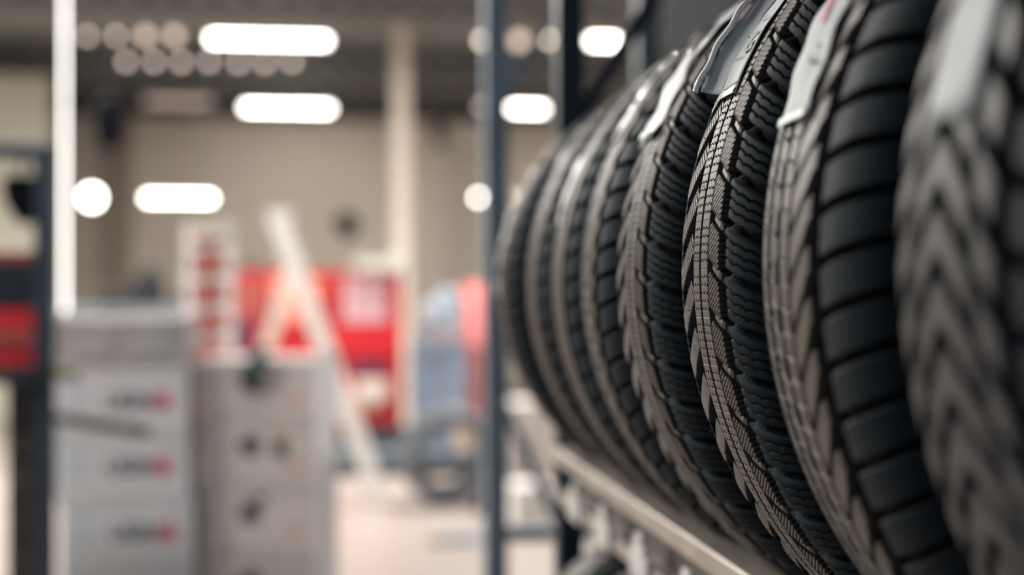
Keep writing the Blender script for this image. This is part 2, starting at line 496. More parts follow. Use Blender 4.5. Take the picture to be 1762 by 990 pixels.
CACHE = {}
def part_mesh(key, name, verts, faces, m, smooth=False):
    if key not in CACHE:
        me = bpy.data.meshes.new(name); me.from_pydata(verts, [], faces); me.materials.append(m)
        bm = bmesh.new(); bm.from_mesh(me); bmesh.ops.recalc_face_normals(bm, faces=bm.faces); bm.to_mesh(me); bm.free()
        if smooth: me.shade_smooth()
        CACHE[key] = me
    return CACHE[key]


def ring(key, name, tb, p, m, parent, separate, lo=-72, hi=80):
    """the pieces of one tread row: those on the aisle side each an object, the rest joined; or the whole ring one part"""
    N = round(2 * math.pi * R / p); step = 2 * math.pi / N
    if not separate:
        if key not in CACHE:
            V = []; Fc = []
            for k in range(N):
                n = len(V); V += tb.rotated(k * step); Fc += [tuple(n + i for i in f) for f in tb.f]
            part_mesh(key, name, V, Fc, m)
        return link(bpy.data.objects.new(name, CACHE[key]), parent)
    one = part_mesh(key, name, tb.v, tb.f, m)
    V = []; Fc = []; need = (key + '_rest') not in CACHE
    for k in range(-N // 2, N - N // 2):
        ang = k * step; d = math.degrees(ang)
        if lo <= d <= hi:
            o = link(bpy.data.objects.new(name, one), parent); o.rotation_euler = (0, ang, 0)
        elif need:
            n = len(V); V += tb.rotated(ang); Fc += [tuple(n + i for i in f) for f in tb.f]
    me = part_mesh(key + '_rest', name, V, Fc, m)
    o = link(bpy.data.objects.new(name, me), parent); o['kind'] = 'stuff'


def casing_mesh():
    pts = []
    n = 44
    for i in range(n + 1):
        s = -SMAX + 2 * SMAX * i / n
        k = min(1, max(0, (abs(s) - .110) / .012)); h = -DEP * (1 - k) - .0002
        a, r, na, nr = prof(s); pts.append((r + h * nr, a + h * na))
    # moulded rings on the sidewalls come from the bead and rim protector
    a1, r1 = pts[-1][1], pts[-1][0]
    pts += [(r1 - .006, a1 - .001), (r1 - .010, a1 - .010), (r1 - .004, a1 - .020), (.255, a1 - .004), (.290, .080), (.3035, .050), (.3050, 0)]
    half = [(r, -a) for r, a in pts[-7:-1]][::-1]
    pts += half
    mb = MB().lathe(pts, 'Y', 180, closed=True)
    return part_mesh('casing', 'casing', mb.v, mb.f, M['carcass'], smooth=True)


def tyre_label(parent, s0, s1, t0, t1, m, lift=.0012, wob=.0012, seed=1, name='sticker', label=None, curl=0.0, n=48, ns=8, shift=0.0, ragged=0.0):
    """a long sticker lying along the tread from elevation t0 up to t1 (degrees)"""
    rnd = random.Random(seed); ph = [rnd.uniform(0, 6.28) for _ in range(6)]
    V = []; Fc = []
    for i in range(n + 1):
        for j in range(ns + 1):
            q = j / ns; s = s0 + (s1 - s0) * q; t = math.radians(t0 + (t1 - t0) * i / n)
            if i == 0: t -= math.radians(ragged) * (q * .7 + .3 * math.sin(q * 7))
            h = lift + wob * (math.sin(t * 55 + ph[0] + q * 3) * .5 + math.sin(t * 23 + ph[1]) * .5 + .6 * math.sin(q * 9 + ph[2] + t * 12)) + wob
            s += wob * 1.2 * math.sin(t * 31 + ph[3])
            h += curl * max(0, q - .35) ** 1.6
            V.append(P(s + shift * (i / n), t * R, h))
    for i in range(n):
        for j in range(ns):
            a = i * (ns + 1) + j; Fc.append((a, a + 1, a + ns + 2, a + ns + 1))
    o = mesh_obj(name, V, Fc, m, parent, smooth=True)
    so = o.modifiers.new('thickness', 'SOLIDIFY'); so.thickness = .0005; so.offset = 1
    if label: o['label'] = label
    return o


def patch(parent, s0, s1, t0, t1, m, name, h=.0035, label=None, skew=0.0):
    V = []; Fc = []
    for i in range(7):
        for j in range(4):
            V.append(P(s0 + (s1 - s0) * j / 3 + skew * i / 6, math.radians(t0 + (t1 - t0) * i / 6) * R, h))
    for i in range(6):
        for j in range(3):
            a = i * 4 + j; Fc.append((a, a + 1, a + 5, a + 4))
    o = mesh_obj(name, V, Fc, m, parent)
    if label: o['label'] = label
    return o


def wrap_text(parent, body, size, s_at, t_at, m, h=.0036, stretch=1.0, along=False):
    v, f = text_verts(body, size)
    V = []
    for x, y, z in v:
        if along: V.append(P(s_at - y, math.radians(t_at) * R + x * stretch, h))
        else: V.append(P(s_at - x * 1.35, math.radians(t_at) * R + y * stretch, h))
    return mesh_obj('lettering', V, f, m, parent)


TG = 'tyres standing in a row on the rack'
TYPES = {}
def make_tyre(kind, y, sc, spin, label, tz=0.0):
    t = thing('tyre', label, 'tyre', (.5713, y, EYE + .023 + tz), TG)
    t.scale = (1, sc, 1)
    cs = link(bpy.data.objects.new('casing', casing_mesh()), t)
    k = kind
    piv = math.degrees(spin)
    if k == 'A':
        ring('A_sn', 'shoulder_block', *A_shoulder('near'), M['rubber'], t, True)
        ring('A_sf', 'far_shoulder', *A_shoulder('far', 8), M['rubber'], t, False)
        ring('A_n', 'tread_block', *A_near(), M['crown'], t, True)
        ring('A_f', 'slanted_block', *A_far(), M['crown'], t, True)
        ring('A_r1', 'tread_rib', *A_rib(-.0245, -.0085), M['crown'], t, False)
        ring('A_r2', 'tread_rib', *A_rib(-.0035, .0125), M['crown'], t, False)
    elif k == 'B':
        ring('B_sn', 'shoulder_block', *B_shoulder('near'), M['rubber'], t, True)
        ring('B_sf', 'far_shoulder', *B_shoulder('far'), M['rubber'], t, False)
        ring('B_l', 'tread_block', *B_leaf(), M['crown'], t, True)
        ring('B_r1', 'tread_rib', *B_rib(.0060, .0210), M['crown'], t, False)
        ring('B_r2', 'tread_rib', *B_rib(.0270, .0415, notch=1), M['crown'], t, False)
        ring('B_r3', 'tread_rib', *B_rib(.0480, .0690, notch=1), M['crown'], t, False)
    elif k == 'C':
        ring('C_c', 'tread_block', *C_chevron(), M['crown2'], t, True)
        ring('C_l1', 'slanted_block', *C_lug(-.0160, -.0330, off=-.004), M['crown2'], t, True)
        ring('C_l2', 'slanted_block', *C_lug(.0480, .0700, off=-.004), M['crown2'], t, True)
        p = 2 * math.pi * R / 66
        tb = TB(); sliced(tb, -.045, -.118, 0, p - .0095, 1, lambda s: (abs(s) - .042) * -.35, n=14, c=.0015)
        ring('C_sn', 'shoulder_block', tb, p, M['rubber'], t, True)
        tb = TB(); sliced(tb, .078, .118, 0, p - .0075, 1, lambda s: (abs(s) - .042) * -.35, n=8, c=.0015)
        ring('C_sf', 'far_shoulder', tb, p, M['rubber'], t, False)
    else:
        for a, b in ((-.030, -.006), (.000, .024), (.031, .052), (.058, .072)):
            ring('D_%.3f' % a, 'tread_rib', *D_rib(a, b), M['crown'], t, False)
        ring('D_sn', 'shoulder_block', *B_shoulder('near'), M['rubber'], t, True)
        ring('D_sf', 'far_shoulder', *A_shoulder('far', 8), M['rubber'], t, False)
    return t


t8 = make_tyre('C', .553, 1.0, 0, 'nearest tyre in the row, with a coarse arrow-shaped tread and plain grey label')
t7 = make_tyre('B', .762, .955, 0, 'tyre with leaf-shaped tread blocks and wide smooth shoulder blocks, its label marked red')
t6 = make_tyre('A', .963, .955, 0, 'sharp winter tyre with zigzag sipes, its folded label standing up over the tread')
t5 = make_tyre('A', 1.200, 1.0, 0, 'winter tyre with glossy crumpled label and orange mark, behind the sharpest one')
t4 = make_tyre('B', 1.394, .88, 0, 'narrow brownish tyre with smooth shoulder blocks behind the crumpled-label tyre')
t3 = make_tyre('D', 1.590, .95, 0, 'blurred ribbed tyre, third from the far end, white strip ending at eye level')
t2 = make_tyre('D', 1.805, 1.0, 0, 'blurred ribbed tyre, second from the far end of the rack')
t1 = make_tyre('D', 2.140, 1.0, 0, 'farthest tyre of the row, long pale strip, beside the dark rack post')

# stickers
tyre_label(t8, -.013, .031, 10.0, 62, M['label'], seed=3, name='sticker', ragged=1.9, label='plain grey paper strip', wob=.0008)
l7 = tyre_label(t7, -.010, .056, 14.5, 66, M['label'], seed=5, label='crinkled grey strip with a red mark', wob=.0016)
patch(l7, .020, .032, 25.2, 29.0, M['inkred'], 'red_mark', h=.0048)
patch(l7, -.004, .048, 14.4, 15.2, M['inkgreen'], 'green_edge', h=.0042)
wrap_text(l7, 'C', .016, .022, 20.4, M['ink'], h=.0045)
l6 = tyre_label(t6, -.014, .034, 22.3, 72, M['label'], seed=9, label='paper label with black letters and green end', wob=.0006)
patch(l6, -.014, .028, 22.1, 23.0, M['inkgreen'], 'green_edge', h=.0030)
patch(l6, -.014, .028, 23.6, 23.8, M['ink'], 'printed_line', h=.0032)
patch(l6, .004, .029, 27.8, 27.95, M['ink'], 'printed_line', h=.0032)
patch(l6, -.003, .016, 33.3, 33.5, M['ink'], 'printed_line', h=.0032)
wrap_text(l6, 'G', .024, .016, 28.2, M['ink'], h=.0034)
wrap_text(l6, 'G', .024, .016, 38.0, M['ink'], h=.0034)
fl = tyre_label(t6, .034, .056, 23.6, 70, M['label'], seed=12, name='folded_flap', curl=.024, label='shiny flap lifted off the tread', wob=.0005)
mb = MB(); pts = []
for i in range(61):
    a = math.radians(23.2 + i * .78)
    ctr = Vector(P(.0565, a * R, .0170 + .0008 * math.sin(i * .9))); up = Vector((-math.cos(a), 0, math.sin(a)))
    for j in range(8):
        q = 2 * math.pi * j / 8; pts.append(tuple(ctr + up * (.0021 * math.cos(q)) + Vector((0, .0021 * math.sin(q), 0))))
mb.v = pts; mb.f = [(i * 8 + j, i * 8 + (j + 1) % 8, i * 8 + 8 + (j + 1) % 8, i * 8 + 8 + j) for i in range(60) for j in range(8)]
mb.build('rolled_edge', M['whitelabel'], fl, smooth=True)
patch(fl, .0400, .0455, 34.0, 37.5, M['inkred'], 'red_mark', h=.0105, label='small red mark')
l5 = tyre_label(t5, -.020, .048, 22.2, 74, M['foil'], seed=15, label='glossy crumpled film label', wob=.0024, ragged=1.5)
patch(l5, .026, .034, 37.0, 40.5, M['inkorange'], 'orange_mark', h=.0075)
patch(l5, -.018, .046, 22.1, 23.2, M['inkgreen'], 'green_edge', h=.0062)
wrap_text(l5, 'CC', .013, .026, 42.5, M['ink'], h=.0072)
tyre_label(t4, .012, .040, 26.0, 66, M['whitelabel'], seed=21, label='pale shiny strip', wob=.0012)
tyre_label(t3, .010, .046, 12.0, 27, M['whitelabel'], seed=22, label='short white strip', wob=.0010)
tyre_label(t2, .012, .048, 28.0, 42, M['whitelabel'], seed=23, label='short white strip', wob=.0010)
tyre_label(t1, .010, .050, -3.0, 46, M['whitelabel'], seed=24, label='long pale strip', wob=.0012)

# rubber hairs left from the mould on the sharp tyres
for t in (t6, t5, t7):
    mb = MB(); rnd = random.Random(4)
    for k in range(60):
        a = math.radians(-70 + k * 2.3 + rnd.uniform(-.4, .4)); s = rnd.choice((.0625, .0625, .030, .0))
        b = Vector(P(s, a * R, -.0005)); e = Vector(P(s + rnd.uniform(-.001, .001), a * R + rnd.uniform(-.001, .001), rnd.uniform(.0015, .0035)))
        mb.bar(b, e, .0004, .0004)
    o = mb.build('rubber_hair', M['rubber'], t); o['kind'] = 'stuff'

# ------------------------------------------------------------------ tyre racks
CZT = EYE + .023                                  # height of the tyre centres
RX0, RX1 = .5713 - .190, .5713 + .190             # where the tyres touch the two rails
RZ = CZT - math.sqrt((R - .001) ** 2 - .19 ** 2) - .0015


def rail(t, x, side, y0, y1, lab=None):
    """side -1: the aisle side rail; a folded beam, its lip, web and lower flange"""
    s = side
    o = MB().prism([(0, 0), (s * .028, 0), (s * .030, -.002), (s * .030, -.022), (s * .026, -.022), (s * .024, -.006), (s * -.008, -.006), (s * -.008, -.074),
                    (s * .022, -.076), (s * .022, -.066), (s * .026, -.066), (s * .026, -.084), (s * -.012, -.082), (s * -.012, 0)], y0, y1)
    r = o.build('rail', M['steel'], t, bevel=.001)
    r.location = (x, 0, RZ - t.location.z)
    MB().box(min(s * -.0079, s * -.004), max(s * -.0079, s * -.004), y0 + .002, y1 - .002, -.0755, -.0065).build('web', M['web'], r)  # thin dark sheet in the rail, its colour stands for the lip's shade
    if s < 0:
        first = None
        for k in range(10):
            yy = .26 + k * .225
            if yy > y1 - .05 or yy < y0: continue
            if first is None:
                m = MB()
                for (z0, z1, hw) in ((-.088, -.058, .045), (-.0585, -.046, .030), (-.0465, -.034, .016)): m.box(-.033, -.0262, -hw, hw, z0, z1)
                first = m.build('rail_clip', M['galv'], r, bevel=.002); c = first
            else: c = first.copy(); link(c, r)
            c.location = (0, yy, 0)
    return r


def end_frame(t, y, xf, xr, wpost, mats, hz, braces, top=2.6, my=None):
    for x, m in ((xf, mats[0]), (xr, mats[1])):
        mb = MB().prism([(-wpost / 2, 0), (wpost / 2, 0), (wpost / 2, top), (-wpost / 2, top)], -.0225, .0225)
        p = mb.build('post', m, t, bevel=.004); p.location = (x, y, 0)
        f = MB().box(-wpost / 2 - .02, wpost / 2 + .02, -.04, .04, 0, .008).build('foot_plate', m, p)
    for z in hz: MB().box(xf, xr, y - .012, y + .012, z - .018, z + .018).build('strut', mats[0], t)
    for (x0, z0, x1, z1) in braces:
        MB().bar((x0, y - .02, z0), (x1, y - .02, z1), .008, .030, up=(0, 1, 0)).bar((x0 - .010, y - .03, z0), (x1 - .010, y - .03, z1), .020, .006, up=(0, 1, 0)).build('brace', mats[0], t)


rk = thing('tyre_rack', 'steel rack with dark posts and pale rails carrying the row of tyres', 'rack', (0, 0, 0))
end_frame(rk, 2.30, .383, .745, .044, (M['darksteel'], M['darksteel']), (.25, RZ - .10, 2.4), ((.39, 1.60, .74, 2.16), (.39, 2.60, .50, 2.30), (.74, 1.0, .39, .35)))
end_frame(rk, -.45, .383, .745, .044, (M['darksteel'], M['darksteel']), (.25, RZ - .10, 2.4), ((.39, 1.60, .74, 2.16),))
rail(rk, RX0, -1, -.45, 2.27); rail(rk, RX1, 1, -.45, 2.27)
r2 = thing('rack_frame', 'free-standing blue-grey rack frame beyond the farthest tyre', 'rack frame', (0, 0, 0))
end_frame(r2, 3.42, .3895, .765, .058, (M['bluesteel'], M['greysteel']), (.755, 2.35, .2), ((.40, 1.10, .76, .32), (.40, 1.80, .76, 2.35)))
# tyres on the lower shelf of the rack: dark shapes under the pale rail
# (the lower rails)
MB().box(.36, .385, -.45, 2.27, .355, .405).build('lower_rail', M['darksteel'], rk)
MB().box(.757, .782, -.45, 2.27, .355, .405).build('lower_rail', M['darksteel'], rk)

for k in range(3, 9):
    t = thing('tyre', 'dark tyre standing in shade on the lower shelf beneath the pale rail', 'tyre', (.5713, .42 + k * .213, .6635), 'tyres on the lower shelf')
    link(bpy.data.objects.new('casing', casing_mesh()), t)
    for a, b in ((-.030, -.006), (.000, .024), (.031, .052), (.058, .072)):
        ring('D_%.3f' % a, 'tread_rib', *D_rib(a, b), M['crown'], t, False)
    ring('B_sf', 'far_shoulder', *B_shoulder('far'), M['rubber'], t, False)
    tb_, p_ = B_shoulder('near'); ring('B_near_all', 'near_shoulder', tb_, p_, M['rubber'], t, False)

# ------------------------------------------------------------------ white boxes
def printed(parent, body, size, x, y, z, m, name='lettering', sx=1.0):
    v, f = text_verts(body, size, size * .035)
    return mesh_obj(name, [(x + a * sx, y, z + b) for a, b, c in v], f, m, parent)


def carton(x0, x1, z0, z1, y, d, m, label, kind, grp, dx=0.0):
    wd = x1 - x0; h = z1 - z0
    t = thing('cardboard_box', label, 'box', ((x0 + x1) / 2 + dx, y, z0), grp)
    MB().box(-wd / 2, wd / 2, 0, d, .001, h - .012).build('body', m, t, bevel=.004)
    MB().box(-wd / 2 - .004, wd / 2 + .004, -.004, d + .004, h - .030, h - .001).build('lid', m, t, bevel=.003)
    MB().box(-wd / 2 + .01, wd / 2 - .01, -.0015, 0, h * .02 + .004, h * .08).build('tape', M['tape'], t)
    if kind == 'L':
        printed(t, 'UGN', .082, -.062, -.002, h * .38, M['ink'], sx=.92)
        printed(t, 'SE', .080, .105, -.002, h * .38, M['inkred'], sx=.9)
        MB().box(-wd * .44, -wd * .27, -.002, 0, h * .35, h * .8).build('blue_print', mat('pale_blue_ink', (.42, .46, .52), .6), t)
    elif kind == 'R':
        for cx, r, mm in ((-.115, .020, 'tape'), (-.035, .037, 'ink')):
            MB().lathe([(0, -.003), (r, -.003), (r, 0), (0, 0)], 'Y', 20, c=(cx, 0, h * .62)).build('round_mark', M[mm], t)
        MB().box(-.20, -.17, -.002, 0, h * .5, h * .72).build('grey_mark', M['tape'], t)
        printed(t, 'SE', .040, .100, -.002, h * .26, mat('faded_red_ink', (.60, .20, .20), .6), sx=1.3)
    elif kind == 'G':
        for a, b in ((-.36, -.08), (.06, .36)):
            MB().box(a * wd, b * wd, -.006, 0, h * .2, h * .8).build('panel', mat('grey_panel', (.30, .30, .31), .5), t)
    return t


ZB = 5.0
def xz(px, py, Z=ZB): q = Wp(px, py, Z); return q.x, q.y, q.z
xa, ya, _ = xz(97, 0); xb, _, _ = xz(322, 0)
HB = 117 / F * ZB
grp = 'white boxes stacked beside the dark stand'
lv = [xz(0, 975 + 117 * k)[2] for k in (3, 2, 1, 0)]
names = {0: 'bottom', 1: 'lower', 2: 'middle', 3: 'upper'}
edges = [0.146] + [xz(0, q)[2] for q in (975, 862, 747, 636)]
labs = ['white printed box resting on the pallet, lowest of its stack',
        'white box with black and red lettering, second up from the pallet', 'white box with black and red lettering under the olive bar',
        'white box with black and red lettering directly beneath the grey crate']
for k in range(4):
    carton(xa, xb, edges[k], edges[k + 1], ya, .42, M['box'], labs[k], 'L', grp, dx=(.02, .015, .0, -.002)[k])
carton(xa + .01, xb - .01, edges[4], xz(0, 548)[2], ya, .40, M['greybox'], 'grey crate with two recessed panels on top of the printed boxes', 'G', grp)
xc, yc, _ = xz(345, 0, 5.15); xd, _, _ = xz(548, 0, 5.15)
edges = [0.146] + [xz(0, q, 5.15)[2] for q in (957, 840, 724, 618)]
labs = ['ivory box on the pallet, lowest of the dotted stack', 'ivory box with a black dot, second up in the dotted stack', 'ivory box with a black dot beside a small brown patch', 'topmost ivory box, with the teal cloth lying on it']
grp = 'ivory boxes stacked beside the white post'
for k in range(4):
    t = carton(xc, xd, edges[k], edges[k + 1], yc, .42, M['box2'], labs[k], 'R', grp)
    if k == 2:
        MB().box(.050, .100, -.003, 0, .110, .215).build('brown_patch', M['brown'], t); MB().box(.055, .100, -.005, -.003, .170, .214).build('orange_patch', M['card'], t)
    if k == 1:
        MB().box(-.02, .02, -.003, 0, .19, .225).build('purple_patch', M['purple'], t)
MB_ = MB().prism([(-.07, 0), (.01, -.001), (.05, .045), (.055, .10), (.025, .11), (-.01, .06)], 0, .05)
q = xz(432, 655, 5.05); o = MB_.build('cloth', M['teal'], None, bevel=.012); o.location = (q[0], yc - .056, edges[4] - .055)
tag(o, 'small teal and black cloth hanging at the top of the ivory boxes', 'cloth')
# pallets
for (x0, x1, yy, lab) in ((xa, xb, ya, 'wooden pallet under the printed white boxes'), (xc, xd, yc, 'wooden pallet under the ivory boxes')):
    t = thing('pallet', lab, 'pallet', ((x0 + x1) / 2, yy, 0), 'pallets under the box stacks'); h = (x1 - x0) / 2
    for k in range(5):
        x = -h + k * (2 * h - .075) / 4; MB().box(x, x + .075, -.02, .44, .124, .144).build('board', M['card'], t)
    for yb in (0, .19, .38): MB().box(-h, h, yb - .02, yb + .04, .0, .1235).build('bearer', M['card'], t)

# white upright post and the far white ladder
x0, y0, _ = xz(563, 0, 5.0)
t = thing('white_post', 'white upright post standing at the corner of the ivory boxes', 'post', (x0, y0 - .02, 0))
MB().box(-.036, .036, -.025, .025, .01, xz(0, 598)[2]).build('shaft', M['brightwhite'], t, bevel=.004)
MB().box(-.08, .08, -.07, .07, 0, .01).build('base_plate', M['white'], t)

def ladder(name, label, foot_l, foot_r, top_l, top_r, w, n, mrung, depth=.03):
    t = thing(name, label, 'ladder', tuple((Vector(foot_l) + Vector(foot_r)) / 2), None); L = t.location
    fl_, fr, tl, tr = (Vector(p) - Vector(L) for p in (foot_l, foot_r, top_l, top_r))
    for a, b in ((fl_, tl), (fr, tr)): MB().bar(a, b, w, depth, up=(0, 1, 0)).build('side_rail', M['brightwhite'], t, bevel=.003)
    for k in range(n):
        q = (k + .6) / n; a, b = fl_.lerp(tl, q), fr.lerp(tr, q)
        MB().bar(a, b, .05, .080, up=(0, 0, 1)).build('rung', mrung, t)
    return t, L

bpy.context.view_layer.update()
g = Wp(0, 0, 6.2)
def F3(px, py, Z, z=None):
    q = Wp(px, py, Z)
    if z is not None: q.z = z
    return q
t, L = ladder('straight_ladder', 'upright white ladder with red rungs between the two box stacks',
              F3(331, 0, 6.2, .02), F3(390, 0, 6.2, .02), F3(331, 388, 6.2), F3(390, 384, 6.2), .062, 13, M['brick'])
MB().bar(F3(331, 398, 6.2) - L, F3(390, 398, 6.2) - L, .09, .05).build('top_cap', M['cream'], t)

# A-frame step ladder seen edge-on
t = thing('step_ladder', 'tall white folding step ladder opened in front of the red cabinet', 'ladder', tuple(F3(600, 0, 9.3, 0)))
L = t.location
for dy, nm in ((-.0, 'front_rail'), (.42, 'front_rail')):
    MB().bar(F3(656, 866, 9.3) - L + Vector((0, dy, 0)), F3(475, 368, 9.3) - L + Vector((0, dy, 0)), .12 if dy == 0 else .06, .035, up=(0, 1, 0)).build(nm, M['white'], t, bevel=.004)
    MB().bar(F3(375, 862, 9.35) - L + Vector((0, dy, 0)), F3(506, 450, 9.35) - L + Vector((0, dy, 0)), .09 if dy == 0 else .05, .03, up=(0, 1, 0)).build('rear_rail', M['cream'], t, bevel=.004)
a, b = F3(656, 866, 9.3) - L, F3(475, 368, 9.3) - L
for k in range(7):
    p = a.lerp(b, (k + .7) / 7.6); MB().box(p.x - .05, p.x + .05, p.y, p.y + .42, p.z - .012, p.z + .012).build('step', M['white'], t)
MB().box(b.x - .06, b.x + .08, b.y - .02, b.y + .44, b.z, b.z + .03).build('top_step', M['white'], t)
p = F3(656, 866, 9.3) - L
MB().box(p.x - .08, p.x + .10, p.y - .03, p.y + .07, 0, .035).build('rubber_foot', M['cream'], t)

# ------------------------------------------------------------------ dark stand at the left edge with what hangs and stands in it
ZS = 4.3
def S(px, py, Z=ZS): return Wp(px, py, Z)
t = thing('storage_stand', 'dark blue steel stand with a top bar, at the edge of the picture', 'stand', (S(78, 0).x, S(78, 0).y, 0)); L = t.location
zt = S(0, 250).z
MB().box(-.028, .028, -.03, .03, .0, zt).build('post', M['darksteel'], t, bevel=.004)
MB().box(-.90, .028, -.028, .028, zt - .044, zt + .001).build('top_bar', M['darksteel'], t, bevel=.004)
MB().box(-.93, -.87, -.03, .03, 0, zt).build('post', M['darksteel'], t, bevel=.004)
MB().box(-.87, -.028, -.02, .25, S(0, 650).z - .02, S(0, 650).z).build('shelf', M['darksteel'], t)
MB().box(-.87, -.028, .0, .25, .05, .08).build('shelf', M['darksteel'], t)
zz = S(0, 640).z
MB().box(-.10, .045, -.06, -.03, zz - .012, zz + .022).build('clamp', M['black'], t, bevel=.006)
o = MB().bar((.04, -.045, zz), (.105, -.045, zz - .008), .045, .034).build('short_arm', M['lime'], t); o['label'] = 'yellow-green stub'
o = MB().bar((.03, -.05, S(0, 715).z), (.315, -.05, S(0, 741).z), .045, .032).build('long_arm', M['olive'], t); o['label'] = 'olive bar'
# hanging black bag
x = S(38, 0).x; t2b = thing('hanging_bag', 'black tapered bag hanging under the top bar of the stand', 'bag', (x, L.y + .02, S(0, 385).z))
hb = S(0, 303).z - S(0, 385).z
MB().prism([(-.008, 0), (.018, 0), (.044, hb * .35), (.050, hb * .9), (.040, hb), (-.045, hb), (-.054, hb * .8), (-.046, hb * .45)], -.05, .05).build('pouch', M['matte'], t2b, bevel=.01)
MB().box(-.006, .006, -.004, .004, hb, zt - .044 - S(0, 385).z).build('strap', M['black'], t2b)
# red crates and the dark case on the shelf
zsh = S(0, 650).z
def stand_item(name, lab, cat, px0, px1, py0, py1, m, y_off=.03, d=.2):
    a, b = S(px0, py1), S(px1, py0)
    t = thing(name, lab, cat, ((a.x + b.x) / 2, L.y + y_off, a.z)); wd = (b.x - a.x) / 2; h = b.z - a.z
    MB().box(-wd, wd, 0, d, 0, h).build('body', m, t, bevel=.006)
    return t, wd, h
tt, wd, h = stand_item('plastic_crate', 'bright red plastic crate on the shelf of the dark stand', 'crate', -60, 57, 532, 649.5, M['brightred'])
MB().box(-wd, wd, -.006, 0, h * .48, h * .70).build('recess', M['brick'], tt)
MB().box(-wd, wd, -.008, 0, 0, h * .16).build('base_band', M['olive'], tt)
tt, wd, h = stand_item('tool_case', 'black slatted case on top of the bright red crate', 'case', -60, 56, 452, 531.5, M['black'])
for k in range(4): MB().box(-wd + .03 + k * .05, -wd + .045 + k * .05, -.005, 0, h * .1, h * .9).build('slat', M['darksteel'], tt)
stand_item('flat_box', 'flat dull red box lying on the black slatted case', 'box', -60, 56, 432, 451.5, M['brick'])
t = thing('wooden_cabinet', 'dark brown wooden cabinet under the shelf of the stand', 'cabinet', (S(0, 0).x, L.y + .05, .081))
hh = zsh - .02 - .081 - .002
MB().box(S(8, 0).x - S(0, 0).x, S(58, 0).x - S(0, 0).x, 0, .2, 0, hh).build('body', M['brown'], t)
for k in range(4): MB().box(S(14, 0).x - S(0, 0).x, S(52, 0).x - S(0, 0).x, -.01, 0, .03 + k * hh / 4, (k + 1) * hh / 4).build('drawer', M['brown'], t)

# hanging dark lamp, wall clock
q = Wp(188, 250, 9.0); t = thing('pendant', 'black oval pendant hanging from the ceiling beside the thin vertical tube', 'pendant', tuple(q))
hh = 85 / F * 9
MB().lathe([(0, -.03), (.06, -.01), (.095, hh * .3), (.10, hh * .55), (.08, hh * .88), (.03, hh), (0, hh)], 'Z', 20).build('shade', M['matte'], t, smooth=True)
MB().box(-.002, .002, -.002, .002, hh, CZ - .001 - q.z).build('cable', M['truss'], t)
q = Wp(597, 388, 20.9); t = thing('wall_clock', 'small round dark clock on the cream wall', 'clock', (q.x, WY - .05, q.z))
MB().lathe([(0, 0), (.15, 0), (.16, .05), (0, .05)], 'Y', 24).build('clock_face', M['matte'], t)
MB().lathe([(.15, -.01), (.17, -.01), (.17, .05), (.15, .05)], 'Y', 24, closed=True).build('bezel', M['truss'], t)

# workbench behind the boxes with black machines on it
ZM = 11.0
q = Wp(255, 0, ZM); zt = Wp(0, 528, ZM).z
t = thing('workbench', 'grey workbench behind the stack of white boxes', 'workbench', (q.x, q.y, 0))
MB().box(-.75, .50, -.3, .3, zt - .05, zt).build('bench_top', M['greysteel'], t)
for sx in (-.70, .42):
    for sy in (-.25, .2): MB().box(sx, sx + .05, sy, sy + .05, 0, zt - .05).build('leg', M['greysteel'], t)
q = Wp(222, 0, ZM); t = thing('bench_grinder', 'black machine with a raised arm on the workbench', 'machine', (q.x, q.y, zt))
t.scale = (1.45, 1.2, 1.45)
MB().prism([(-.16, 0), (.17, 0), (.19, .06), (.16, .19), (.10, .23), (.05, .12), (-.06, .10), (-.15, .06)], -.1, .1).build('body', M['black'], t, bevel=.015)
MB().lathe([(0, -.03), (.06, -.03), (.06, .03), (0, .03)], 'Y', 18, c=(.10, -.12, .12)).build('wheel', M['black'], t)
q = Wp(326, 0, ZM); t = thing('bench_vise', 'small black vise on the workbench beside the larger machine', 'vise', (q.x, q.y, zt))
MB().box(-.13, .13, -.07, .07, 0, .04).box(-.10, -.02, -.06, .06, .04, .10).box(.02, .09, -.06, .06, .04, .085).build('body', M['black'], t, bevel=.008)
MB().bar((-.2, 0, .06), (-.1, 0, .06), .02, .02).build('handle', M['truss'], t)

# ------------------------------------------------------------------ platform, red cabinet, blue-grey machine, floor tyre
def base_at(px, Z): q = Wp(px, 0, Z); return q
ZP = 10.65
a, b = Wp(575, 0, ZP), Wp(868, 0, ZP)
t = thing('lift_platform', 'low slate-coloured steel platform behind the loose tyre', 'platform', ((a.x + b.x) / 2, a.y, 0)); hw = (b.x - a.x) / 2
ztop = Wp(0, 776, ZP).z
MB().box(-hw, hw, 0, 1.5, .03, ztop).build('deck', M['platform'], t, bevel=.01)
MB().box(-hw, hw, -.03, 0, ztop - .04, ztop).build('edge_strip', M['bluesteel'], t)
for k in range(6): MB().box(-hw + .1 + k * .21, -hw + .16 + k * .21, .0, .06, 0, .03).build('foot', M['black'], t)

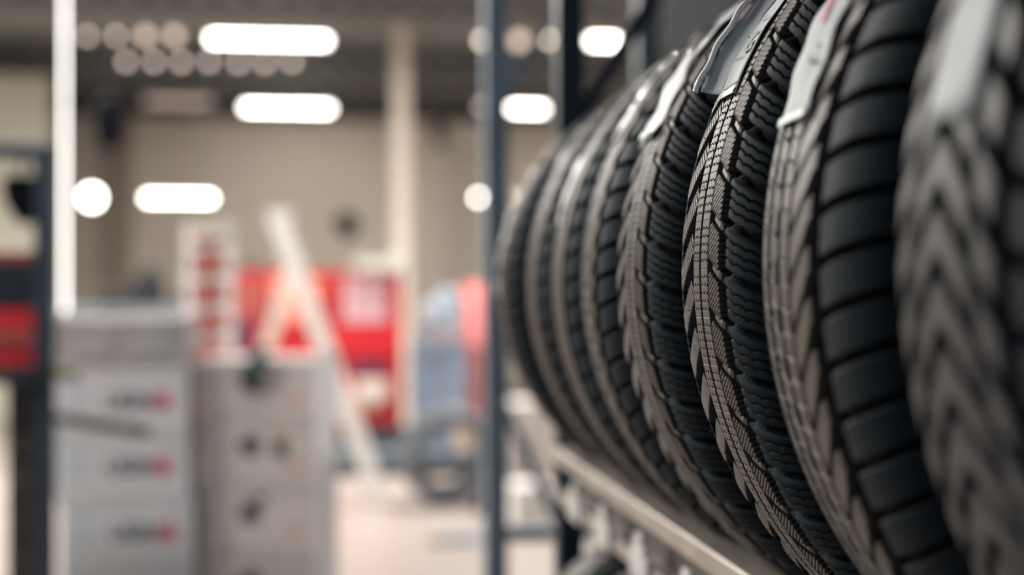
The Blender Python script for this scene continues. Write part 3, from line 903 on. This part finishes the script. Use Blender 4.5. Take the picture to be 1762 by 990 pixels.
ZC = 10.9
def CW(px, py): return Wp(px, py, ZC)
a, b = CW(406, 0), CW(694, 0); zc0 = ztop + .001
t = thing('tool_cabinet', 'large red tool cabinet with printed upper doors, standing on the platform', 'cabinet', ((a.x + b.x) / 2, a.y, 0)); L = t.location
def cb(name, px0, px1, py0, py1, m, y0, y1, lab=None, bev=.004):
    a, b = CW(px0, py1), CW(px1, py0)
    o = MB().box(a.x - L.x, b.x - L.x, y0, y1, max(a.z, zc0), b.z).build(name, m, t, bevel=bev)
    if lab: o['label'] = lab
    return o
cb('body', 562, 694, 467, 776, M['red'], .0, .55)
cb('body', 406, 561.5, 467, 776, M['red'], .0, .55)
cb('printed_door', 468, 552, 480, 556, M['peach'], -.012, 0, 'peach printed panel')
cb('printed_door', 590, 668, 478, 555, M['lilac'], -.012, 0, 'lilac printed panel')
cb('printed_door', 414, 456, 480, 548, M['brick'], -.012, 0, 'dull red panel')
cb('lower_door', 402, 436, 550, 604, M['purple'], -.02, 0, 'dark purple door')
cb('drawer', 566, 690, 562, 612, M['brightred'], -.012, 0, 'bright red drawer')
cb('recess', 604, 664, 624, 650, M['purple'], -.012, 0, 'dark opening')
cb('lamp', 612, 668, 655, 690, M['cream'], -.05, 0, 'pale rounded box')
cb('lamp_bracket', 614, 656, 690, 704, M['card'], -.03, 0, 'orange-brown bracket')
cb('lower_door', 566, 690, 708, 735, M['red'], -.012, 0)
cb('plinth', 562, 700, 736, 775, M['truss'], -.02, 0, 'dark plinth')
a, b = CW(612, 467), CW(700, 446)
o = thing('paper_pack', 'pale mint carton lying on top of the red tool cabinet', 'carton', ((a.x + b.x) / 2, a.y + .05, a.z + .001))
hw = (b.x - a.x) / 2; MB().box(-hw, hw, 0, .3, 0, b.z - a.z).build('body', M['mint'], o, bevel=.004)
MB().box(-hw, hw, -.003, 0, (b.z - a.z) * .4, (b.z - a.z) * .6).build('tape', M['tape'], o)
a = CW(436, 467); o = thing('small_case', 'small grey case on the far end of the red tool cabinet', 'case', (a.x, a.y + .05, a.z + .001))
MB().box(-.09, .09, 0, .2, 0, .06).build('body', M['truss'], o, bevel=.01); MB().box(-.03, .03, .09, .11, .06, .085).build('handle', M['truss'], o)

ZT = 11.0
def TW(px, py): return Wp(px, py, ZT)
a = TW(757, 0); t = thing('tyre_changer', 'blue-grey tyre changing machine with a rounded cabinet behind the loose tyre', 'machine', (a.x, a.y, ztop + .001)); L = t.location
def pz(px, py): q = TW(px, py); return (q.x - L.x, max(0.0, q.z - L.z))
MB().prism([pz(716, 773), pz(804, 773), pz(808, 640), pz(800, 585), pz(780, 562), pz(738, 562), pz(716, 590), pz(708, 650)], 0, .5).build('cabinet', M['bluegrey'], t, bevel=.03)
MB().prism([pz(742, 562), pz(798, 562), pz(794, 515), pz(780, 498), pz(762, 498), pz(748, 520)], .1, .4).build('column', M['bluesteel'], t, bevel=.03)
MB().prism([pz(722, 552), pz(762, 552), pz(760, 520), pz(732, 520)], -.05, .08).build('control_box', M['lightblue'], t, bevel=.02)
MB().lathe([(0, -.03), (.09, -.03), (.10, 0), (0, 0)], 'Y', 20, c=(pz(765, 575)[0], 0, pz(765, 575)[1])).build('round_plate', mat('mauve_grey', (.32, .29, .32), .5), t)
MB().prism([pz(706, 690), pz(716, 690), pz(716, 600), pz(708, 600)], .02, .2).build('side_arm', M['darksteel'], t)
a = TW(821, 0); t = thing('gas_cabinet', 'faded red upright cabinet partly hidden by the blue-grey rack post', 'cabinet', (a.x, a.y + .25, ztop + .001)); L = t.location
MB().prism([pz(812, 600), pz(852, 600), pz(852, 488), pz(812, 488)], .3, .6).build('door_panel', M['pink'], t, bevel=.01)
MB().prism([pz(812, 773), pz(852, 773), pz(852, 601), pz(812, 601)], .3, .6).build('body', M['brick'], t, bevel=.01)
# loose tyre standing by the platform
q = Wp(771, 785, 9.25)
t = thing('tyre', 'loose grey tyre standing on the floor before the slate platform', 'tyre', (q.x, q.y, .3235))
t.rotation_euler = (math.radians(7), 0, math.radians(12))
tprof = [(.205, -.075), (.215, -.09), (.26, -.105), (.30, -.095), (.318, -.07), (.322, -.03), (.322, .03), (.318, .07), (.30, .095), (.26, .105), (.215, .09), (.205, .075), (.24, .07), (.295, .05), (.30, 0), (.295, -.05), (.24, -.07)]
MB().lathe(tprof, 'Y', 48, closed=True).build('casing', M['greyrubber'], t, smooth=True)
for k in range(3): MB().lathe([(.320, -.05 + .04 * k), (.3255, -.047 + .04 * k), (.3255, -.023 + .04 * k), (.320, -.02 + .04 * k)], 'Y', 48, closed=True).build('tread_rib', M['greyrubber'], t)
# odds and ends on the floor
def floor_box(name, lab, cat, px0, px1, py0, pyb, m, d=.3):
    Z = EYE * F / (pyb - HY); a, b = Wp(px0, pyb, Z), Wp(px1, py0, Z)
    t = thing(name, lab, cat, ((a.x + b.x) / 2, a.y, 0)); hw = (b.x - a.x) / 2
    MB().box(-hw, hw, 0, d, .001, b.z).build('body', m, t, bevel=.004)
    MB().box(-hw * .2, hw * .2, -.002, 0, .005, b.z - .005).build('tape', M['tape'], t)
    return t
floor_box('carton', 'pale carton on the floor seen beyond the end of the pale rail', 'box', 884, 950, 838, 912, M['white'])
q = Wp(838, 0, 8.9); t = thing('rubber_wedge', 'black wheel chock on the floor next to the loose tyre', 'chock', (q.x, q.y, 0))
MB().prism([(-.09, 0), (.09, 0), (.06, .12), (-.01, .16), (-.05, .10)], -.08, .08).build('body', M['black'], t, bevel=.008)
MB().box(-.08, .08, -.085, -.08, .02, .03).build('grip_strip', M['truss'], t)
q = Wp(785, 0, 7.75); t = thing('tyre_lever', 'dark steel bar with a brown grip lying on the floor', 'tool', (q.x, q.y, 0))
MB().bar((-.10, 0, .022), (.14, .02, .022), .05, .04).build('bar', M['bluesteel'], t); MB().bar((-.16, -.005, .024), (-.10, 0, .022), .055, .045).build('grip', M['card'], t)
a = Wp(812, 745, ZT - .15)
t = thing('carton', 'brown cardboard carton on the platform seen through the loose tyre', 'box', (a.x, Wp(812, 745, ZT - .2).y - .05, ztop + .001))
MB().box(-.12, .13, 0, .2, 0, Wp(0, 722, ZT - .2).z - ztop).build('body', M['card'], t, bevel=.004)
MB().box(-.02, .03, -.002, 0, .01, .1).build('tape', M['tape'], t)
a = Wp(915, 0, 9.6); t = thing('carton', 'tall pale carton on the floor between the rack posts, below the farthest tyre', 'box', (a.x, a.y, 0))
MB().box(-.15, .19, 0, .35, 0.001, Wp(0, 694, 9.6).z).build('body', M['box2'], t, bevel=.004)
MB().box(-.03, .03, -.002, 0, .01, .5).build('tape', M['tape'], t)
